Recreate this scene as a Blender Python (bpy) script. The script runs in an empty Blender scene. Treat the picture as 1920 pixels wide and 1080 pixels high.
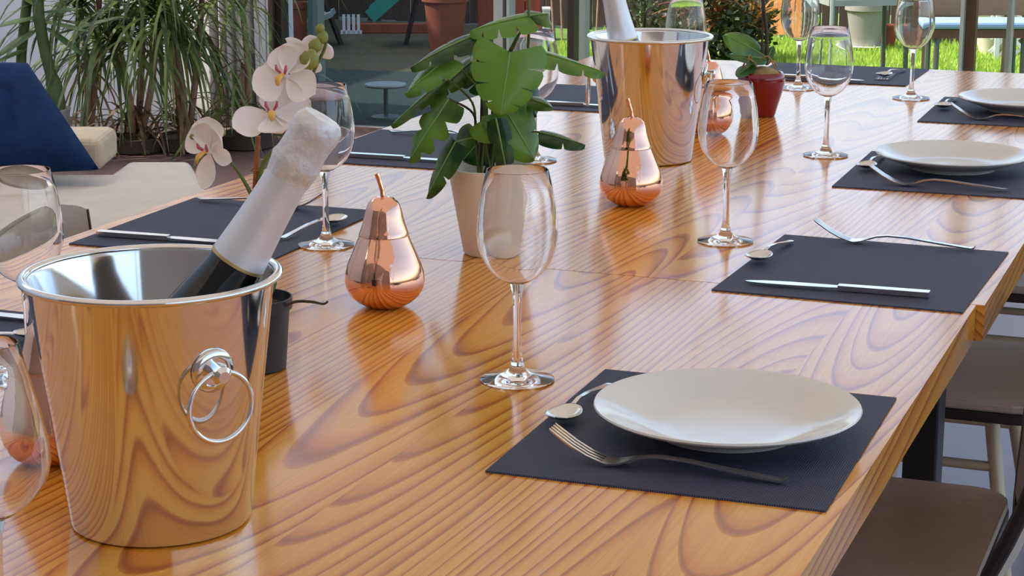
import bpy, bmesh, math, random
from mathutils import Vector, Matrix
R = math.radians
random.seed(7)
sc = bpy.context.scene
COL = sc.collection

# ------------------------------------------------------------------ camera
AZ = R(20.889)            # the table runs along +Y, the camera looks this far to its left
PITCH = R(13.392)
CAM = Vector((0.934, -2.55, 1.33))
FPX = 3744.0              # focal length in pixels of the 1920x1080 frame
cam_d = bpy.data.cameras.new('camera'); cam = bpy.data.objects.new('camera', cam_d); COL.objects.link(cam)
cam.location = CAM; cam.rotation_euler = (R(90) - PITCH, 0, AZ)
cam_d.sensor_width = 36; cam_d.lens = FPX / 1920 * 36; cam_d.clip_end = 200
cam_d.dof.use_dof = False
sc.camera = cam

# ------------------------------------------------------------------ sky, sun, exposure
SUN_AZ, SUN_EL = R(250), R(50)       # measured from +Y clockwise: from the left, over the house
world = bpy.data.worlds.new('sky'); sc.world = world; world.use_nodes = True
wn = world.node_tree.nodes; wl = world.node_tree.links
sky = wn.new('ShaderNodeTexSky'); sky.sky_type = 'NISHITA'; sky.sun_disc = False
sky.sun_elevation = SUN_EL; sky.sun_rotation = SUN_AZ
sky.air_density = 1.0; sky.dust_density = 3.0; sky.ozone_density = 1.0
wn['Background'].inputs['Strength'].default_value = 0.30
haze = wn.new('ShaderNodeMix'); haze.data_type = 'RGBA'; haze.blend_type = 'MULTIPLY'; haze.inputs[0].default_value = 1.0
haze.inputs[7].default_value = (1.0, .965, .94, 1)      # warm summer haze
wl.new(sky.outputs[0], haze.inputs[6]); wl.new(haze.outputs[2], wn['Background'].inputs['Color'])
sun_d = bpy.data.lights.new('sun', 'SUN'); sun_d.energy = 3.2; sun_d.angle = R(0.6); sun_d.color = (1.0, .97, .92)
sun = bpy.data.objects.new('sun', sun_d); COL.objects.link(sun)
sdir = Vector((math.sin(SUN_AZ) * math.cos(SUN_EL), math.cos(SUN_AZ) * math.cos(SUN_EL), math.sin(SUN_EL)))
sun.rotation_euler = sdir.to_track_quat('Z', 'Y').to_euler(); sun.location = sdir * 12
sc.view_settings.view_transform = 'Standard'; sc.view_settings.look = 'None'
sc.view_settings.gamma = 1; sc.view_settings.exposure = 0.8; sc.view_settings.use_curve_mapping = False
sc.cycles.use_denoising = True
sc.cycles.max_bounces = 12; sc.cycles.transparent_max_bounces = 32; sc.cycles.glossy_bounces = 6
sc.cycles.transmission_bounces = 12; sc.cycles.sample_clamp_indirect = 6.0
sc.cycles.blur_glossy = 0.4

# ------------------------------------------------------------------ mesh helpers
HX = Vector((-math.sin(AZ), math.cos(AZ), 0)); RX = Vector((math.cos(AZ), math.sin(AZ), 0))
FW = HX * math.cos(PITCH) - Vector((0, 0, math.sin(PITCH))); UP = HX * math.sin(PITCH) + Vector((0, 0, math.cos(PITCH)))

def sight(px, py, base, d=0.0):
    """survey: the point seen at (px, py) in the photograph, d metres behind the upright plane through base,
    returned in the frame of a thing standing at base and turned by AZ (x right, y away, z up)"""
    ray = RX * (px - 960) / FPX - UP * (py - 540) / FPX + FW
    b = Vector(base)
    t = ((b - CAM).dot(HX) + d) / ray.dot(HX)
    q = CAM + ray * t - b
    return Vector((q.dot(RX), q.dot(HX), q.z))

class MB:
    def __init__(s): s.v = []; s.f = []
    def add(s, vs, fs):
        o = len(s.v); s.v += [tuple(x) for x in vs]; s.f += [tuple(i + o for i in f) for f in fs]; return s
    def lathe(s, prof, seg=48, c=(0, 0, 0), closed=False):
        n = len(prof); vs = []; fs = []
        for i in range(seg):
            a = 2 * math.pi * i / seg; ca, sa = math.cos(a), math.sin(a)
            for r, z in prof: vs.append((c[0] + r * ca, c[1] + r * sa, c[2] + z))
        m = n if closed else n - 1
        for i in range(seg):
            j = (i + 1) % seg
            for k in range(m):
                k2 = (k + 1) % n
                fs.append((i * n + k, j * n + k, j * n + k2, i * n + k2))
        return s.add(vs, fs)
    def tube(s, pts, rad, seg=10, cap=True, flat=None):
        pts = [Vector(p) for p in pts]; n = len(pts)
        if not hasattr(rad, '__len__'): rad = [rad] * n
        vs = []; fs = []; prev = None
        for i in range(n):
            t = (pts[min(i + 1, n - 1)] - pts[max(i - 1, 0)]).normalized()
            if prev is None:
                a = Vector((0, 0, 1)) if abs(t.z) < .9 else Vector((1, 0, 0))
                u = t.cross(a).normalized()
            else:
                u = (prev - t * prev.dot(t)).normalized()
            prev = u; w = t.cross(u)
            fl = flat[i] if flat else 1.0
            for k in range(seg):
                a = 2 * math.pi * k / seg
                vs.append(pts[i] + (u * math.cos(a) + w * math.sin(a) * fl) * rad[i])
        for i in range(n - 1):
            for k in range(seg):
                k2 = (k + 1) % seg
                fs.append((i * seg + k, i * seg + k2, (i + 1) * seg + k2, (i + 1) * seg + k))
        if cap:
            fs.append(tuple(reversed(range(seg)))); fs.append(tuple((n - 1) * seg + k for k in range(seg)))
        return s.add(vs, fs)
    def box(s, c, size, rz=0.0, taper=1.0):
        x, y, z = (q / 2 for q in size); ca, sa = math.cos(rz), math.sin(rz); vs = []
        for dz in (-1, 1):
            k = taper if dz > 0 else 1
            for dx, dy in ((-1, -1), (1, -1), (1, 1), (-1, 1)):
                a, b = dx * x * k, dy * y * k
                vs.append((c[0] + a * ca - b * sa, c[1] + a * sa + b * ca, c[2] + dz * z))
        return s.add(vs, [(3, 2, 1, 0), (4, 5, 6, 7), (0, 1, 5, 4), (1, 2, 6, 5), (2, 3, 7, 6), (3, 0, 4, 7)])
    def prism(s, poly, z0, z1):
        n = len(poly); vs = [(x, y, z0) for x, y in poly] + [(x, y, z1) for x, y in poly]
        fs = [tuple(reversed(range(n))), tuple(range(n, 2 * n))] + [(i, (i + 1) % n, n + (i + 1) % n, n + i) for i in range(n)]
        return s.add(vs, fs)
    def grid(s, rows):
        m = len(rows[0]); vs = [p for r in rows for p in r]; fs = []
        for i in range(len(rows) - 1):
            for j in range(m - 1): fs.append((i * m + j, i * m + j + 1, (i + 1) * m + j + 1, (i + 1) * m + j))
        return s.add(vs, fs)
    def torus(s, c, R0, r, axis_u, axis_w, seg=40, rs=10, a0=0.0, a1=2 * math.pi):
        u, w = Vector(axis_u), Vector(axis_w); full = abs(a1 - a0 - 2 * math.pi) < 1e-6
        n = u.cross(w); vs = []; fs = []; cnt = seg if full else seg + 1
        for i in range(cnt):
            a = a0 + (a1 - a0) * i / seg; d = u * math.cos(a) + w * math.sin(a)
            for k in range(rs):
                b = 2 * math.pi * k / rs
                vs.append(Vector(c) + d * (R0 + r * math.cos(b)) + n * r * math.sin(b))
        for i in range(seg):
            j = (i + 1) % cnt
            for k in range(rs):
                k2 = (k + 1) % rs
                fs.append((i * rs + k, j * rs + k, j * rs + k2, i * rs + k2))
        return s.add(vs, fs)
    def mesh(s, name, mat, smooth=True, weld=0.0):
        me = bpy.data.meshes.new(name); me.from_pydata(s.v, [], s.f)
        bm = bmesh.new(); bm.from_mesh(me)
        if weld: bmesh.ops.remove_doubles(bm, verts=bm.verts, dist=weld)
        bmesh.ops.recalc_face_normals(bm, faces=bm.faces)
        for f in bm.faces: f.smooth = smooth
        bm.to_mesh(me); bm.free()
        if mat: me.materials.append(mat)
        if smooth and hasattr(me, 'set_sharp_from_angle'): me.set_sharp_from_angle(angle=R(42))
        return me

def put(name, me, parent=None, loc=(0, 0, 0), rot=(0, 0, 0), bevel=0.0, label=None, kind=None, seg=2):
    o = bpy.data.objects.new(name, me); COL.objects.link(o); o.location = loc; o.rotation_euler = rot
    if parent: o.parent = parent
    if bevel:
        b = o.modifiers.new('bevel', 'BEVEL'); b.width = bevel; b.segments = seg; b.limit_method = 'ANGLE'
    if label: o['label'] = label
    if kind: o['kind'] = kind
    return o
def part(name, mb, mat, parent, smooth=True, weld=0.0, **k):
    return put(name, mb.mesh(name, mat, smooth, weld), parent, **k)
def thing(name, label, cat, loc=(0, 0, 0), rz=0.0, group=None):
    o = put(name, None, None, loc, (0, 0, rz)); o.empty_display_size = .05
    return tag(o, label, cat, group)
def tag(o, label, cat, group=None):
    o['label'] = label; o['category'] = cat
    if group: o['group'] = group
    return o
def struct(name, mb, mat, smooth=False, label=None, **k):
    o = part(name, mb, mat, None, smooth, **k); o['kind'] = 'structure'
    if label: o['label'] = label
    return o
def spline(pts, n=8):
    pts = [Vector(p) for p in pts]; out = []
    for i in range(len(pts) - 1):
        p0, p1, p2, p3 = pts[max(i - 1, 0)], pts[i], pts[i + 1], pts[min(i + 2, len(pts) - 1)]
        for k in range(n):
            t = k / n
            out.append(.5 * ((2 * p1) + (p2 - p0) * t + (2 * p0 - 5 * p1 + 4 * p2 - p3) * t * t + (3 * p1 - p0 - 3 * p2 + p3) * t ** 3))
    out.append(pts[-1]); return out
def lerp(a, b, t): return a + (b - a) * t

# ------------------------------------------------------------------ materials
def srgb(r, g, b):
    f = lambda c: (c / 255 / 12.92) if c / 255 <= .04045 else ((c / 255 + .055) / 1.055) ** 2.4
    return (f(r), f(g), f(b), 1)
def new_mat(name):
    m = bpy.data.materials.new(name); m.use_nodes = True
    nt = m.node_tree; return m, nt, nt.nodes, nt.links, nt.nodes['Principled BSDF']
def mat(name, col, rough=.5, metal=0.0, spec=.5, vary=.12, scale=8.0, bump=0.0, bscale=200.0, coat=0.0, stretch=None, sheen=0.0):
    m, nt, n, l, b = new_mat(name)
    b.inputs['Roughness'].default_value = rough; b.inputs['Metallic'].default_value = metal
    b.inputs['Specular IOR Level'].default_value = spec
    if coat: b.inputs['Coat Weight'].default_value = coat; b.inputs['Coat Roughness'].default_value = .05
    if sheen: b.inputs['Sheen Weight'].default_value = sheen
    tc = n.new('ShaderNodeTexCoord'); src = tc.outputs['Object']
    if stretch:
        mp = n.new('ShaderNodeMapping'); mp.inputs['Scale'].default_value = stretch; l.new(src, mp.inputs[0]); src = mp.outputs[0]
    nz = n.new('ShaderNodeTexNoise'); nz.inputs['Scale'].default_value = scale; nz.inputs['Detail'].default_value = 4
    l.new(src, nz.inputs['Vector'])
    cr = n.new('ShaderNodeValToRGB'); e = cr.color_ramp.elements
    e[0].position = .3; e[1].position = .7
    e[0].color = [c * (1 - vary) for c in col[:3]] + [1]; e[1].color = [min(1, c * (1 + vary)) for c in col[:3]] + [1]
    l.new(nz.outputs['Fac'], cr.inputs[0]); l.new(cr.outputs[0], b.inputs['Base Color'])
    if bump:
        n2 = n.new('ShaderNodeTexNoise'); n2.inputs['Scale'].default_value = bscale; n2.inputs['Detail'].default_value = 3
        l.new(src, n2.inputs['Vector'])
        bp = n.new('ShaderNodeBump'); bp.inputs['Strength'].default_value = bump; bp.inputs['Distance'].default_value = .002
        l.new(n2.outputs['Fac'], bp.inputs['Height']); l.new(bp.outputs[0], b.inputs['Normal'])
    return m
def leaf_mat(name, col, col2, trans=.35, rough=.35):
    m, nt, n, l, b = new_mat(name)
    tc = n.new('ShaderNodeTexCoord'); nz = n.new('ShaderNodeTexNoise'); nz.inputs['Scale'].default_value = 22; nz.inputs['Detail'].default_value = 3
    l.new(tc.outputs['Object'], nz.inputs['Vector'])
    oi = n.new('ShaderNodeObjectInfo')
    ad = n.new('ShaderNodeMath'); ad.operation = 'MULTIPLY_ADD'; ad.inputs[1].default_value = .62; l.new(oi.outputs['Random'], ad.inputs[0]); l.new(nz.outputs['Fac'], ad.inputs[2])
    cr = n.new('ShaderNodeValToRGB'); cr.color_ramp.elements[0].color = col; cr.color_ramp.elements[1].color = col2
    cr.color_ramp.elements[0].position = .52; cr.color_ramp.elements[1].position = 1.0
    l.new(ad.outputs[0], cr.inputs[0]); l.new(cr.outputs[0], b.inputs['Base Color']); b.inputs['Roughness'].default_value = rough
    tr = n.new('ShaderNodeBsdfTranslucent'); hs = n.new('ShaderNodeHueSaturation'); hs.inputs['Value'].default_value = 1.5; hs.inputs['Hue'].default_value = .485
    l.new(cr.outputs[0], hs.inputs['Color']); l.new(hs.outputs[0], tr.inputs[0])
    mx = n.new('ShaderNodeMixShader'); mx.inputs[0].default_value = trans
    l.new(b.outputs[0], mx.inputs[1]); l.new(tr.outputs[0], mx.inputs[2]); l.new(mx.outputs[0], n['Material Output'].inputs[0])
    return m

def wood_mat():
    """varnished pine: growth rings of a trunk cut by the board, every board its own trunk"""
    m, nt, n, l, b = new_mat('varnished_pine')
    def math_(op, a=None, b_=None, c=None):
        q = n.new('ShaderNodeMath'); q.operation = op
        for i, v in enumerate((a, b_, c)):
            if v is None: continue
            if isinstance(v, (int, float)): q.inputs[i].default_value = v
            else: l.new(v, q.inputs[i])
        return q.outputs[0]
    tc = n.new('ShaderNodeTexCoord'); oi = n.new('ShaderNodeObjectInfo')
    off = n.new('ShaderNodeVectorMath'); off.operation = 'MULTIPLY_ADD'
    cb = n.new('ShaderNodeCombineXYZ'); l.new(oi.outputs['Random'], cb.inputs[0]); l.new(oi.outputs['Random'], cb.inputs[1]); l.new(oi.outputs['Random'], cb.inputs[2])
    l.new(cb.outputs[0], off.inputs[0]); off.inputs[1].default_value = (37., 53., 71.); l.new(tc.outputs['Object'], off.inputs[2])
    sx = n.new('ShaderNodeSeparateXYZ'); l.new(tc.outputs['Object'], sx.inputs[0])
    def noise(scale, stretch, detail=2.0, dim='3D'):
        mp = n.new('ShaderNodeMapping'); mp.inputs['Scale'].default_value = stretch; l.new(off.outputs[0], mp.inputs[0])
        z = n.new('ShaderNodeTexNoise'); z.inputs['Scale'].default_value = scale; z.inputs['Detail'].default_value = detail; l.new(mp.outputs[0], z.inputs['Vector'])
        return z.outputs['Fac']
    rnd = oi.outputs['Random']
    r2 = math_('FRACT', math_('MULTIPLY', rnd, 7.31)); r3 = math_('FRACT', math_('MULTIPLY', rnd, 17.77))
    # centre of the trunk under the board
    x0 = math_('MULTIPLY_ADD', r2, .26, -.13)
    tilt = math_('MULTIPLY', sx.outputs[1], math_('MULTIPLY_ADD', math_('GREATER_THAN', r2, .5), .14, -.07))
    z0 = math_('ADD', math_('MULTIPLY_ADD', r3, .07, .04), tilt)
    wob = math_('MULTIPLY_ADD', noise(1.2, (1, .5, 1)), .04, -.02)
    wob2 = math_('MULTIPLY_ADD', noise(5, (1, .35, 1)), .010, -.005)
    wob3 = math_('MULTIPLY_ADD', noise(30, (1, .12, 1)), .0016, -.0008)
    zw = math_('MULTIPLY_ADD', noise(.8, (.3, .55, 1)), .13, -.065)
    X = math_('ADD', math_('SUBTRACT', sx.outputs[0], x0), math_('ADD', wob, wob2))
    Z = math_('ADD', math_('ADD', sx.outputs[2], z0), zw)
    rr = math_('SQRT', math_('ADD', math_('MULTIPLY', X, X), math_('MULTIPLY', Z, Z)))
    rr = math_('ADD', rr, wob3)
    n1 = n.new('ShaderNodeTexNoise'); n1.noise_dimensions = '1D'; n1.inputs['Scale'].default_value = 1.0; n1.inputs['Detail'].default_value = 1.0
    l.new(math_('MULTIPLY_ADD', rr, 70.0, math_('MULTIPLY', rnd, 50.0)), n1.inputs['W'])
    rr = math_('ADD', rr, math_('MULTIPLY_ADD', n1.outputs['Fac'], .008, -.004))
    ring = math_('FRACT', math_('MULTIPLY', rr, 102.0))
    cr = n.new('ShaderNodeValToRGB'); e = cr.color_ramp.elements
    e[0].position = 0.0; e[0].color = srgb(242, 176, 74)
    e[1].position = 1.0; e[1].color = srgb(222, 142, 46)
    q = e.new(.45); q.color = srgb(240, 168, 64)
    q = e.new(.76); q.color = srgb(222, 136, 40)
    q = e.new(.87); q.color = srgb(176, 94, 26)
    q = e.new(.94); q.color = srgb(196, 112, 38)
    l.new(ring, cr.inputs[0])
    # fine fibres and broad tone
    fib = noise(420, (1, .02, 1), 2.0); tone = noise(3.0, (1.6, .5, 1), 2.0)
    mx = n.new('ShaderNodeMix'); mx.data_type = 'RGBA'; mx.blend_type = 'MULTIPLY'; mx.inputs[0].default_value = .35
    g = n.new('ShaderNodeValToRGB'); g.color_ramp.elements[0].color = (.62, .52, .45, 1); g.color_ramp.elements[1].color = (1, 1, 1, 1); g.color_ramp.elements[0].position = .3; g.color_ramp.elements[1].position = .65
    l.new(fib, g.inputs[0]); l.new(cr.outputs[0], mx.inputs[6]); l.new(g.outputs[0], mx.inputs[7])
    mx2 = n.new('ShaderNodeMix'); mx2.data_type = 'RGBA'; mx2.blend_type = 'MULTIPLY'; mx2.inputs[0].default_value = .5
    g2 = n.new('ShaderNodeValToRGB'); g2.color_ramp.elements[0].color = (.86, .72, .55, 1); g2.color_ramp.elements[1].color = (1, 1, 1, 1); g2.color_ramp.elements[0].position = .3; g2.color_ramp.elements[1].position = .7
    l.new(tone, g2.inputs[0]); l.new(mx.outputs[2], mx2.inputs[6]); l.new(g2.outputs[0], mx2.inputs[7])
    l.new(mx2.outputs[2], b.inputs['Base Color'])
    b.inputs['Roughness'].default_value = .15; b.inputs['Coat Weight'].default_value = .25; b.inputs['Coat Roughness'].default_value = .14
    b.inputs['Specular IOR Level'].default_value = .5
    return m

def mat_weave(name, col, col2):
    m, nt, n, l, b = new_mat(name)
    tc = n.new('ShaderNodeTexCoord')
    w1 = n.new('ShaderNodeTexWave'); w1.wave_type = 'BANDS'; w1.bands_direction = 'Y'; w1.inputs['Scale'].default_value = 95; w1.inputs['Distortion'].default_value = .6; w1.inputs['Detail'].default_value = 1; w1.inputs['Detail Scale'].default_value = 60
    w2 = n.new('ShaderNodeTexWave'); w2.wave_type = 'BANDS'; w2.bands_direction = 'X'; w2.inputs['Scale'].default_value = 150; w2.inputs['Distortion'].default_value = .5
    l.new(tc.outputs['Object'], w1.inputs[0]); l.new(tc.outputs['Object'], w2.inputs[0])
    mu = n.new('ShaderNodeMath'); mu.operation = 'MULTIPLY'; l.new(w1.outputs['Fac'], mu.inputs[0]); l.new(w2.outputs['Fac'], mu.inputs[1])
    cr = n.new('ShaderNodeValToRGB'); cr.color_ramp.elements[0].color = col; cr.color_ramp.elements[1].color = col2
    l.new(mu.outputs[0], cr.inputs[0]); l.new(cr.outputs[0], b.inputs['Base Color'])
    bp = n.new('ShaderNodeBump'); bp.inputs['Strength'].default_value = .5; bp.inputs['Distance'].default_value = .0008
    l.new(mu.outputs[0], bp.inputs['Height']); l.new(bp.outputs[0], b.inputs['Normal'])
    b.inputs['Roughness'].default_value = .62; b.inputs['Specular IOR Level'].default_value = .35
    return m

def thin_glass(name, tint=(1, 1, 1, 1), refl=.7, rough=0.0):
    m, nt, n, l, b = new_mat(name); n.remove(b)
    t = n.new('ShaderNodeBsdfTransparent'); t.inputs[0].default_value = tint
    g = n.new('ShaderNodeBsdfGlossy'); g.inputs['Roughness'].default_value = rough
    lw = n.new('ShaderNodeLayerWeight'); lw.inputs[0].default_value = .5
    p5 = n.new('ShaderNodeMath'); p5.operation = 'POWER'; l.new(lw.outputs['Facing'], p5.inputs[0]); p5.inputs[1].default_value = 4.5
    f = n.new('ShaderNodeMath'); f.operation = 'MULTIPLY_ADD'; l.new(p5.outputs[0], f.inputs[0]); f.inputs[1].default_value = refl; f.inputs[2].default_value = .028
    # faint uneven film so that the surface is not perfectly clean
    nz = n.new('ShaderNodeTexNoise'); nz.inputs['Scale'].default_value = 4
    bp = n.new('ShaderNodeBump'); bp.inputs['Strength'].default_value = .02; l.new(nz.outputs['Fac'], bp.inputs['Height']); l.new(bp.outputs[0], g.inputs['Normal'])
    x = n.new('ShaderNodeMixShader'); l.new(f.outputs[0], x.inputs[0]); l.new(t.outputs[0], x.inputs[1]); l.new(g.outputs[0], x.inputs[2])
    l.new(x.outputs[0], n['Material Output'].inputs[0]); return m
def solid_glass(name):
    m, nt, n, l, b = new_mat(name)
    b.inputs['Transmission Weight'].default_value = 1; b.inputs['Roughness'].default_value = 0.0; b.inputs['IOR'].default_value = 1.47
    b.inputs['Base Color'].default_value = (1, 1, 1, 1); return m
def petal_mat():
    m, nt, n, l, b = new_mat('orchid_petal')
    tc = n.new('ShaderNodeTexCoord'); nz = n.new('ShaderNodeTexNoise'); nz.inputs['Scale'].default_value = 60
    l.new(tc.outputs['Object'], nz.inputs['Vector'])
    cr = n.new('ShaderNodeValToRGB'); cr.color_ramp.elements[0].color = srgb(253, 244, 240); cr.color_ramp.elements[1].color = srgb(255, 254, 252)
    l.new(nz.outputs['Fac'], cr.inputs[0]); l.new(cr.outputs[0], b.inputs['Base Color']); b.inputs['Roughness'].default_value = .6
    tr = n.new('ShaderNodeBsdfTranslucent'); tr.inputs[0].default_value = srgb(255, 240, 228)
    x = n.new('ShaderNodeMixShader'); x.inputs[0].default_value = .22; l.new(b.outputs[0], x.inputs[1]); l.new(tr.outputs[0], x.inputs[2])
    l.new(x.outputs[0], n['Material Output'].inputs[0]); return m
def awning_mat():
    m, nt, n, l, b = new_mat('awning_cloth')
    tc = n.new('ShaderNodeTexCoord'); w = n.new('ShaderNodeTexNoise'); w.inputs['Scale'].default_value = 300; l.new(tc.outputs['Object'], w.inputs['Vector'])
    cr = n.new('ShaderNodeValToRGB'); cr.color_ramp.elements[0].color = (.74, .71, .66, 1); cr.color_ramp.elements[1].color = (.80, .77, .72, 1); l.new(w.outputs['Fac'], cr.inputs[0])
    l.new(cr.outputs[0], b.inputs['Base Color']); b.inputs['Roughness'].default_value = .9
    tr = n.new('ShaderNodeBsdfTranslucent'); l.new(cr.outputs[0], tr.inputs[0])
    x = n.new('ShaderNodeMixShader'); x.inputs[0].default_value = .5; l.new(b.outputs[0], x.inputs[1]); l.new(tr.outputs[0], x.inputs[2])
    l.new(x.outputs[0], n['Material Output'].inputs[0]); return m

WOOD = wood_mat()
WEAVE = mat_weave('navy_weave', srgb(28, 30, 42), srgb(96, 102, 132))
STEEL = mat('polished_steel', (.80, .79, .77), .09, 1.0, vary=.03, scale=14, bump=.015, bscale=30)
CUTLERY = mat('cutlery_steel', (.78, .76, .72), .16, 1.0, vary=.05, scale=30)
COPPER = mat('copper_plating', (.93, .50, .34), .06, 1.0, vary=.03, scale=20)
GLASS_THIN = thin_glass('clear_bowl_glass'); GLASS = solid_glass('clear_stem_glass')
PORCELAIN = mat('white_porcelain', srgb(226, 222, 212), .12, spec=.5, vary=.015, scale=5)
FOIL = mat('silver_foil', srgb(236, 236, 238), .38, .35, vary=.04, scale=40, bump=.25, bscale=60)
FOIL2 = mat('crinkled_silver_foil', srgb(228, 226, 224), .42, .3, vary=.1, scale=60, bump=1.0, bscale=90)
GOLD = mat('gold_band', srgb(214, 184, 120), .35, .6, vary=.05)
BOTTLE = mat('dark_bottle_glass', srgb(22, 24, 20), .06, spec=.6, vary=.1)
CREAM = mat('cream_ceramic', srgb(232, 222, 204), .45, vary=.03, scale=6)
REDC = mat('red_glaze', srgb(128, 6, 14), .12, vary=.1, scale=9, coat=.5)
BLACKP = mat('black_plastic', srgb(38, 36, 36), .45, vary=.1)
SOIL = mat('dark_soil', srgb(52, 44, 34), .95, vary=.4, scale=60, bump=1, bscale=120)
MOSS = mat('dry_moss', srgb(150, 128, 78), .9, vary=.35, scale=60, bump=1, bscale=150)
LEAF = leaf_mat('monstera_leaf', srgb(30, 62, 28), srgb(108, 152, 58), .32, .22)
LEAFD = leaf_mat('dark_leaf', srgb(28, 62, 30), srgb(70, 110, 50), .25, .3)
MIDRIB = mat('leaf_midrib', srgb(120, 160, 84), .5, vary=.1)
PETIOLE = mat('green_stalk', srgb(92, 110, 44), .5, vary=.2, scale=40)
DSTALK = mat('dark_stalk', srgb(62, 52, 30), .6, vary=.25, scale=40)
BROWNST = mat('brown_stake', srgb(150, 92, 44), .6, vary=.2, scale=40)
PETAL = petal_mat()
LIP_Y = mat('orchid_lip_yellow', srgb(236, 186, 92), .55, vary=.15, scale=60)
LIP_P = mat('orchid_lip_pink', srgb(204, 92, 120), .55, vary=.2, scale=80)
BUD = mat('orchid_bud', srgb(140, 146, 72), .5, vary=.2, scale=60)
BLADE = leaf_mat('dracaena_blade', srgb(50, 68, 28), srgb(116, 132, 66), .35, .45)
BLADE_DRY = leaf_mat('dry_blade', srgb(104, 82, 56), srgb(160, 134, 98), .25, .7)
BLADE_OR = leaf_mat('orange_dry_blade', srgb(150, 96, 48), srgb(220, 164, 92), .3, .7)
SHRUB = leaf_mat('shrub_leaf', srgb(30, 44, 26), srgb(72, 84, 46), .2, .5)
YUCCA = leaf_mat('yucca_leaf', srgb(70, 100, 48), srgb(120, 146, 84), .25, .45)
TRUNK = mat('pale_trunk', srgb(168, 134, 112), .85, vary=.25, scale=25, bump=.6, bscale=60)
GTRUNK = mat('green_trunk', srgb(78, 96, 48), .7, vary=.25, scale=20)
GRASS = leaf_mat('grass_blade', srgb(92, 130, 34), srgb(168, 200, 80), .35, .6)
LAWN = mat('lawn_soil', srgb(96, 124, 44), .95, vary=.3, scale=12, bump=.8, bscale=80)
TURF = mat('shade_dark_turf', srgb(26, 42, 38), .9, vary=.2, scale=10, bump=.5, bscale=200)  # shade of the yard is put into this dark base colour
OLIVE = mat('olive_ground', srgb(66, 64, 44), .95, vary=.2, scale=8, bump=.5, bscale=100)  # base colour darkened to stand in for shade on the ground
DECK = mat('terrace_tile', srgb(124, 98, 94), .28, vary=.12, scale=5, stretch=(1, 9, 1))
WALLM = mat('white_render', srgb(236, 234, 230), .85, vary=.03, scale=3, bump=.15, bscale=60)
CURTAIN = mat('grey_curtain', srgb(214, 206, 206), .85, vary=.06, scale=6)
FRAME = mat('grey_brown_frame', srgb(122, 104, 96), .5, vary=.08)
FRAMED = mat('dark_frame', srgb(44, 34, 30), .5, vary=.1)
FRAMEP = mat('pale_frame', srgb(136, 140, 138), .45, vary=.06)
FRAMEB = mat('brown_post', srgb(96, 66, 48), .55, vary=.2, scale=20, stretch=(6, 6, .5))
PANE = thin_glass('window_glass', (.80, .84, .84, 1))  # tint darkens the yard seen through it, standing in for shade
NAVY = mat('navy_fabric', srgb(16, 44, 84), .9, spec=.2, vary=.2, scale=30, bump=.5, bscale=500)
SOFA = mat('sofa_linen', srgb(182, 177, 167), .9, vary=.05, scale=20, bump=.4, bscale=500)
SOFA2 = mat('sofa_cushion_linen', srgb(190, 174, 148), .9, vary=.1, scale=20, bump=.4, bscale=400)
SEAT = mat('taupe_leather', srgb(172, 154, 140), .34, vary=.06, scale=30, bump=.25, bscale=350)
SEATB = mat('cream_leather', srgb(188, 176, 158), .5, vary=.05, scale=30, bump=.2, bscale=350)
TRIM = mat('dark_brown_trim', srgb(46, 34, 30), .45, vary=.15)
BEIGE = mat('beige_metal_tube', srgb(190, 170, 142), .4, .1, vary=.08)
BLACKM = mat('black_metal', srgb(26, 24, 24), .5, vary=.15)
GREYM = mat('grey_painted_metal', srgb(150, 158, 154), .5, vary=.08)
GREYD = mat('dark_grey_metal', srgb(84, 92, 86), .5, vary=.1)
BLUECU = mat('blue_cushion', srgb(140, 168, 206), .8, vary=.06, scale=12)
TAUPE = mat('taupe_panel', srgb(140, 116, 92), .8, vary=.12, scale=10)
FENCE = mat('dark_fence_wood', srgb(62, 48, 38), .8, vary=.35, scale=14, stretch=(4, 4, .5))
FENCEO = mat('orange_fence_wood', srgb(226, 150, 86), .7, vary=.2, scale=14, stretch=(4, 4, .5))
TERRA = mat('terracotta', srgb(150, 78, 56), .8, vary=.15, scale=12)
TERRAR = mat('red_brown_board', srgb(140, 66, 44), .75, vary=.2, scale=12, stretch=(4, 4, .6))
TEAL = mat('teal_plastic', srgb(50, 150, 132), .4, vary=.06)
WHITEP = mat('white_plastic', srgb(232, 230, 224), .5, vary=.03)
DARKPOT = mat('dark_brown_pot', srgb(70, 58, 48), .7, vary=.15)
GREYPOT = mat('pale_grey_pot', srgb(150, 148, 138), .7, vary=.05)
STONE = mat('white_stone', srgb(210, 200, 190), .8, vary=.15, scale=30)
AWN = awning_mat()

TOP = .75
# ------------------------------------------------------------------ the place: ground, wall, posts, and unseen walls and awning added for shade
struct('floor', MB().box((-1, -.5, -.05), (14, 11.1, .1)), DECK, label='reddish tiled terrace floor under the table')
struct('shade_dark_turf', MB().prism([(-10, 5.05), (-1.75, 5.05), (-2.48, 7.06), (-10, 7.06)], -.1, 0), TURF, label='green turf outside the window, coloured dark for shade')
struct('bare_ground', MB().prism([(-10, 7.06), (-2.48, 7.06), (-3.6, 10.13), (-10, 10.13)], -.1, 0), OLIVE, label='olive brown bare ground beyond the turf, coloured dark for shade')
struct('lawn', MB().prism([(-1.75, 5.05), (8, 5.05), (8, 11), (-3.92, 11)], -.1, 0), LAWN, label='bright green lawn behind the table')
DOORY = 5.05
struct('wall_back', MB().box((-4.76, DOORY + .08, 1.3), (3.46, .12, 2.6)), WALLM, label='white rendered wall behind the plants')
struct('wall_front_skyblock', MB().box((-1, -6.2, 2.4), (11.2, .15, 4.8)), mat('house_wall', srgb(150, 132, 116), .8), label='unseen house wall behind the photographer, raised to block the sky')  # unseen wall, made tall to block the sky behind the camera
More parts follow.
